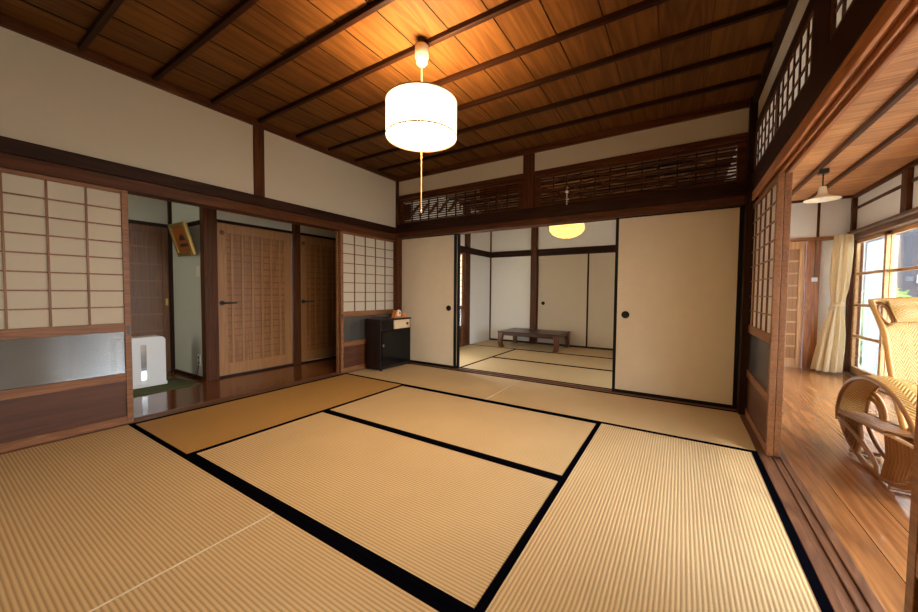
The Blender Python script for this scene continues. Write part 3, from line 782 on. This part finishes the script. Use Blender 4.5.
trim('wooden sill under the veranda windows', TRACK['Y'], (5.13, 5.30, -4.6, 2.72, -.06, .012), cat='sill')
tag(MB().tube([(5.115, 2.66, 1.735), (5.115, -4.5, 1.735)], .012, 8).build('curtain_rail', METAL), 'grey curtain rail along the veranda window head', 'curtain rail')
# veranda end door
m = MB(); y = 2.765
m.box(4.20, 4.27, y - .02, y + .015, .0, 1.70); m.box(4.70, 4.762, y - .02, y + .015, .0, 1.70); m.box(4.27, 4.70, y - .02, y + .015, 0, .12); m.box(4.27, 4.70, y - .02, y + .015, 1.60, 1.70)
o = tag(m.build('door_4', PALEW['Z'], bevel=.003), 'wooden door with ladder slats at the veranda end', 'door', kind='structure')
MB().box(4.27, 4.70, y - .004, y + .006, .11, 1.61).build('panel', DOORF['Z'], o)
m = MB()
for k in range(1, 9): m.box(4.27, 4.70, y - .018, y - .003, .12 + k * .165 - .011, .12 + k * .165 + .011)
m.build('ladder_slats', PALEW['X'], o)
sw = thing('light_switch', 'white switch with surface conduit on the veranda end post', 'switch', (4.842, 2.70, 1.16))
MB().box(-.028, .028, -.022, 0, 0, .055).build('box', WHITE, sw, bevel=.004)
MB().tube([(0, -.008, .055), (0, -.008, .55)], .006, 8).build('conduit', plain('conduit_dark', (.10, .07, .05), .5), sw)
# sliding window doors
wy = 2.69; i = 4
while wy > -4.5:
    x0 = 5.20 if i % 2 == 0 else 5.235; x1 = x0 + .03; y0 = max(wy - .80, -4.6); y1 = wy
    m = MB(); m.box(x0, x1, y0, y0 + .05, .012, 1.675); m.box(x0, x1, y1 - .05, y1, .012, 1.675)
    m.box(x0, x1, y0, y1, .012, .10); m.box(x0, x1, y0, y1, 1.63, 1.675)
    for z in (.48, .865, 1.25): m.box(x0 + .003, x1 - .003, y0, y1, z - .016, z + .016)
    o = m.build('window_%d' % i, PALEW['Y'], bevel=.002)
    nth = ['nearest the curtain', 'second from the curtain', 'third from the curtain', 'fourth from the curtain', 'fifth from the curtain', 'sixth from the curtain', 'seventh from the curtain', 'eighth from the curtain', 'ninth from the curtain', 'tenth from the curtain'][i - 4]
    tag(o, 'wooden glazed sliding window of the veranda, ' + nth, 'window', kind='structure')
    MB().box(x0 + .013, x0 + .017, y0 + .04, y1 - .04, .09, 1.64).build('glass', GLASS, o)
    wy -= .75; i += 1

# curtain
cu = thing('curtain', 'cream tied-back curtain at the far end of the veranda windows', 'curtain', (5.03, 2.55, 0))
prof = []
for z, r in ((.03, .115), (.12, .112), (.3, .105), (.5, .092), (.68, .072), (.8, .052), (.87, .045), (.93, .052), (1.05, .066), (1.25, .074), (1.5, .076), (1.66, .072), (1.73, .068)): prof.append((r, z))
off = lambda z: (-.075 * max(0, 1 - z / .87) ** 1.0 if z < .87 else .03 * (z - .87) / .86)
m = MB(); n = 96; vs = []; fs = []
for r, z in prof:
    for k in range(n):
        a = 2 * PI * k / n; q = r * (1 + .22 * math.sin(9 * a + z * 1.2) + .08 * math.sin(17 * a))
        vs.append((off(z) + q * 1.0 * math.cos(a), q * 1.15 * math.sin(a), z))
for j in range(len(prof) - 1):
    for k in range(n): fs.append((j * n + k, j * n + (k + 1) % n, (j + 1) * n + (k + 1) % n, (j + 1) * n + k))
m.add(vs, fs); m.build('cloth', CURT, cu, smooth=True)
m = MB(); m.lathe([(.058, -.028), (.064, -.02), (.064, .02), (.058, .028)], 32, c=(0, 0, .87)); m.tube([(.0, -.06, .88), (-.055, -.05, .86), (-.075, -.02, .81), (-.05, .03, .80)], [.012, .02, .016, .006], 8)
m.build('tieback', CURT, cu, smooth=True)
# sheer curtain behind the first window
m = MB().grid(lambda u, v: (5.31 + .018 * math.sin(u * 42) + .008 * math.sin(u * 91 + v * 3), 1.99 + .66 * u, .03 + 1.6 * v), 90, 6)
tag(m.build('sheer_curtain', SHEER, smooth=True), 'thin white lace curtain outside the first veranda window pane', 'curtain')

# veranda pendant
vp = thing('pendant_lamp', 'white shallow pendant lamp shade over the veranda floor', 'lamp', (4.51, 1.12, 2.21))
MB().box(-.035, .035, -.035, .035, -.045, 0).build('ceiling_cap', BLACK, vp, bevel=.004)
MB().tube([(0, 0, -.04), (0, 0, -.19)], .006, 8).build('cord', BLACK, vp)
MB().lathe([(.028, -.17), (.033, -.20), (.036, -.235), (.05, -.255), (.09, -.275), (.13, -.288), (.135, -.295), (.128, -.293), (.085, -.281), (.045, -.263), (.02, -.25)], 36).build('shade', plain('cream_enamel', (.80, .70, .52), .35, noise=.02), vp, smooth=True)
MB().lathe([(.0, -.29), (.02, -.285), (.03, -.268), (.02, -.25), (.0, -.245)], 20).build('bulb', WHITE, vp, smooth=True)

# ------------------------------------------------------------------ rattan chair
ch = thing('rattan_chair', 'yellow woven rattan lounge chair on the veranda, cut by the right edge', 'chair', (4.62, -.82, 0))
def ring(a, up=True, ra=.495, rt=.312, rb=.2):
    return (-.025 + ra * math.cos(a), .2 + (rt if math.sin(a) > 0 else rb) * math.sin(a))
for s in (-1, 1):
    xo, xi = s * .33, s * .20
    def arm(u, v, xo=xo, xi=xi):
        a = -.25 + (PI + .62) * v; yy, zz = ring(a); zz = max(zz, .02)
        return (xo + (xi - xo) * u, yy, zz + .012 * math.sin(PI * u))
    m = MB().grid(arm, 6, 48, lambda u, v: (u * .13, v * 1.55)); m.build('arm_band', CANE_A, ch, smooth=True, solid=.02)
    m = MB()
    for x in (xo, xi):
        m.tube([(x, ring(-.25 + (PI + .62) * k / 40)[0], max(ring(-.25 + (PI + .62) * k / 40)[1], .02)) for k in range(41)], .013, 8)
    m.build('arm_rim', RATTAN, ch, smooth=True)
    m = MB()
    for x in (xo - s * .01, xi):
        pts = []
        for k in range(25):
            a = PI + PI * k / 24; yy, zz = ring(a); pts.append((x, yy * .97, max(.014, zz * 1.0 + .012)))
        m.tube(pts[::1], .014, 8)
    for yy in (.25, -.25): m.tube([(xo, yy, .014), (xi, yy, .014)], .012, 8)
    m.build('runner', RATTAN, ch, smooth=True)
    # side shelf inside the ring
    def shelf(u, v, xo=xo, s=s): return (xo - s * .0 + s * (-.005 - .135 * u), .44 - .62 * v, .205 + .062 * v + .004 * math.sin(PI * u))
    MB().grid(shelf, 4, 10, lambda u, v: (u * .15, v * .66)).build('side_shelf', CANE_S, ch, smooth=True, solid=.014)
    m = MB(); m.tube([shelf(u, v) for u, v in ((0, 0), (0, .5), (0, 1), (1, 1), (1, .5), (1, 0))], .014, 8, closed=True); m.build('shelf_rim', RATTAN, ch, smooth=True)
    # upright poles
    for (ya, yb_, nn) in ((.36, .17, 6), (-.17, -.45, 9)):
        for k in range(nn):
            yy = ya + (yb_ - ya) * k / (nn - 1); lo = .2 - .2 * math.sqrt(max(0, 1 - (yy / .48) ** 2)) + .018
            hi = .2 + .06 * (.46 - yy) / .66
            MB().tube([(xo - s * .012, yy, hi), (xo - s * .022, yy * .985, (hi + lo) / 2), (xo - s * .008, yy * .97, lo)], .0125, 8).build('pole', RATTAN, ch, smooth=True)
    m = MB(); m.tube([(xo, .44, .17), (xo + s * .006, .30, .165), (xo + s * .008, .10, .14), (xo + s * .006, -.06, .10), (xo, -.11, .06), (xo, -.12, .02)], .012, 8); m.build('curved_brace', RATTAN, ch, smooth=True)
for s in (-1, 1):
    m = MB()
    for q in (0, .035):
        m.tube([(s * .20, .37 - (.165 - q) * math.cos(PI * k / 20), .21 + (.15 - q) * math.sin(PI * k / 20)) for k in range(21)], .014, 8)
    m.build('inner_hoop', RATTAN_Y, ch, smooth=True)
    MB().tube([(s * .20, .55, .19), (s * .20, -.40, .235)], .016, 8).build('side_rail', RATTAN, ch, smooth=True)
# backrest: left edge in plan follows the flare; v from bottom to top
EDGE = [(-.21, -.04, .24), (-.222, .075, .45), (-.235, .165, .75), (-.262, .285, .945)]
def edge(v):
    q = v * 3; i_ = min(2, int(q)); t = q - i_
    a, b = EDGE[i_], EDGE[i_ + 1]
    return [a[k] + (b[k] - a[k]) * t for k in range(3)]
def backf(u, v, inset=0.):
    ex, ey, ez = edge(v); w = -ex - inset
    t = u * 2 - 1
    return (w * t, ey + .05 * (1 - t * t) * (.3 + .7 * v), ez + .012 * (1 - t * t) * v)
def backw(u, v):
    ins = .055 * max(0, min(1, (v - .74) / .05)) if v < .975 else .055 * max(0, (1 - v) / .025)
    return backf(u, v, ins)
MB().grid(backw, 20, 60, lambda u, v: (u * .52, v * .78)).build('backrest', CANE, ch, smooth=True, solid=.022)
MB().grid(lambda u, v: tuple(Vector(backf(u, .80 + .2 * v, .06)) + Vector((0, -.022 - .022 * math.sin(PI * v) * (1 - (2 * u - 1) ** 8), .006 * v))), 16, 10, lambda u, v: (v * .17, u * .5)).build('headrest', CANE, ch, smooth=True, solid=.02)
m = MB(); path = [backf(0, v / 20) for v in range(21)] + [backf(u / 16, 1) for u in range(1, 17)] + [backf(1, 1 - v / 20) for v in range(1, 21)]
m.tube([tuple(Vector(p) + Vector((0, -.004, .004))) for p in path], .015, 8); m.build('back_rim', RATTAN_Y, ch, smooth=True)
for s in (0, 1):
    loop = []
    for k in range(24):
        a = 2 * PI * k / 24; v = .875 + .095 * math.sin(a); ins = .034 + .026 * math.cos(a)
        p = backf(s, v, ins); loop.append((p[0], p[1] - .012, p[2]))
    MB().tube(loop, .009, 8, closed=True).build('ear_loop', RATTAN, ch, smooth=True)
MB().grid(lambda u, v: (-.2 + .4 * u, -.02 - .60 * v, .265 + .06 * v - .02 * math.sin(PI * u)), 10, 10, lambda u, v: (u * .4, v * .6)).build('seat', CANE, ch, smooth=True, solid=.025)
for yy, zz in ((0, .24), (-.45, .28)): MB().tube([(-.20, yy, zz), (.2, yy, zz)], .014, 8).build('cross_rail', RATTAN, ch, smooth=True)

# ------------------------------------------------------------------ outside
struct('floor.003', 'pale ground outside the veranda windows', 'ground', GROUND, (5.35, 30, -25, 25, -.5, -.3))
ow = tag(MB().box(5.9, 10.5, 6.2, 9.0, -.3, 3.0).build('outbuilding', SIDING), 'grey board clad outbuilding seen through the veranda window', 'building')
MB().box(7.0, 7.25, 6.16, 6.2, 1.22, 1.36).build('vent', WHITE, ow)
def bush(label, x, y, r, h):
    m = MB(); rnd = random.Random(int(x * 100 + y * 7))
    for k in range(420):
        a = rnd.random() * 2 * PI; t = math.acos(2 * rnd.random() - 1); q = r * (.75 + .3 * rnd.random())
        c_ = Vector((q * math.sin(t) * math.cos(a), q * math.sin(t) * math.sin(a), h / 2 + h / 2 * math.cos(t)))
        d1 = Vector((rnd.uniform(-1, 1), rnd.uniform(-1, 1), rnd.uniform(-1, 1))).normalized() * .09; d2 = d1.orthogonal().normalized() * .045
        m.add([c_ - d1, c_ + d2, c_ + d1, c_ - d2], [(0, 1, 2, 3)])
    m.lathe([(.0, .0), (r * .6, h * .15), (r * .8, h * .5), (r * .55, h * .85), (.0, h * .97)], 14)
    tag(m.build('shrub', LEAF, loc=(x, y, -.3)), label, 'shrub')
bush('green shrub outside beyond the lace curtain', 6.25, 5.2, .38, 1.5)

# ------------------------------------------------------------------ light
sc = bpy.context.scene
w = bpy.data.worlds.new('sky'); sc.world = w; w.use_nodes = True
bg = w.node_tree.nodes['Background']; bg.inputs[0].default_value = (.88, .94, 1.0, 1); bg.inputs[1].default_value = 7.4

def light(name, kind, loc, energy, color, **kw):
    l = bpy.data.lights.new(name, kind); l.energy = energy; l.color = color
    for k, v in kw.items(): setattr(l, k, v)
    o = bpy.data.objects.new(name, l); C.objects.link(o); o.location = loc; return o
light('lamp_bulb', 'POINT', (1.955, -1.93, 2.08), 24, (1., .60, .25), shadow_soft_size=.06)
light('lantern_bulb', 'POINT', (1.93, 1.5, 1.93), 2.2, (1., .60, .22), shadow_soft_size=.05)
# light portals in the veranda window openings
for y0, y1 in ((-4.6, -2.2), (-2.2, .2), (.2, 2.69)):
    p = light('window_portal', 'AREA', (5.33, (y0 + y1) / 2, .85), 1, (1, 1, 1), shape='RECTANGLE', size=y1 - y0, size_y=1.66)
    p.rotation_euler = (PI / 2, 0, PI / 2)
    p.data.cycles.is_portal = True
p = light('window_portal', 'AREA', (-1.4, -4.62, 1.15), 1, (1, 1, 1), shape='RECTANGLE', size=.6, size_y=1.5)  # portal for the added hall window
p.rotation_euler = (-PI / 2, 0, PI); p.data.cycles.is_portal = True
sun = light('sun', 'SUN', (10, -6, 10), 1.7, (1., .88, .70), angle=math.radians(1.2))
sun.rotation_euler = Vector((-.62, .46, -.62)).to_track_quat('-Z', 'Y').to_euler()

vs_ = sc.view_settings
vs_.view_transform = 'Standard'; vs_.look = 'None'; vs_.gamma = 1.; vs_.use_curve_mapping = False; vs_.exposure = 1.42
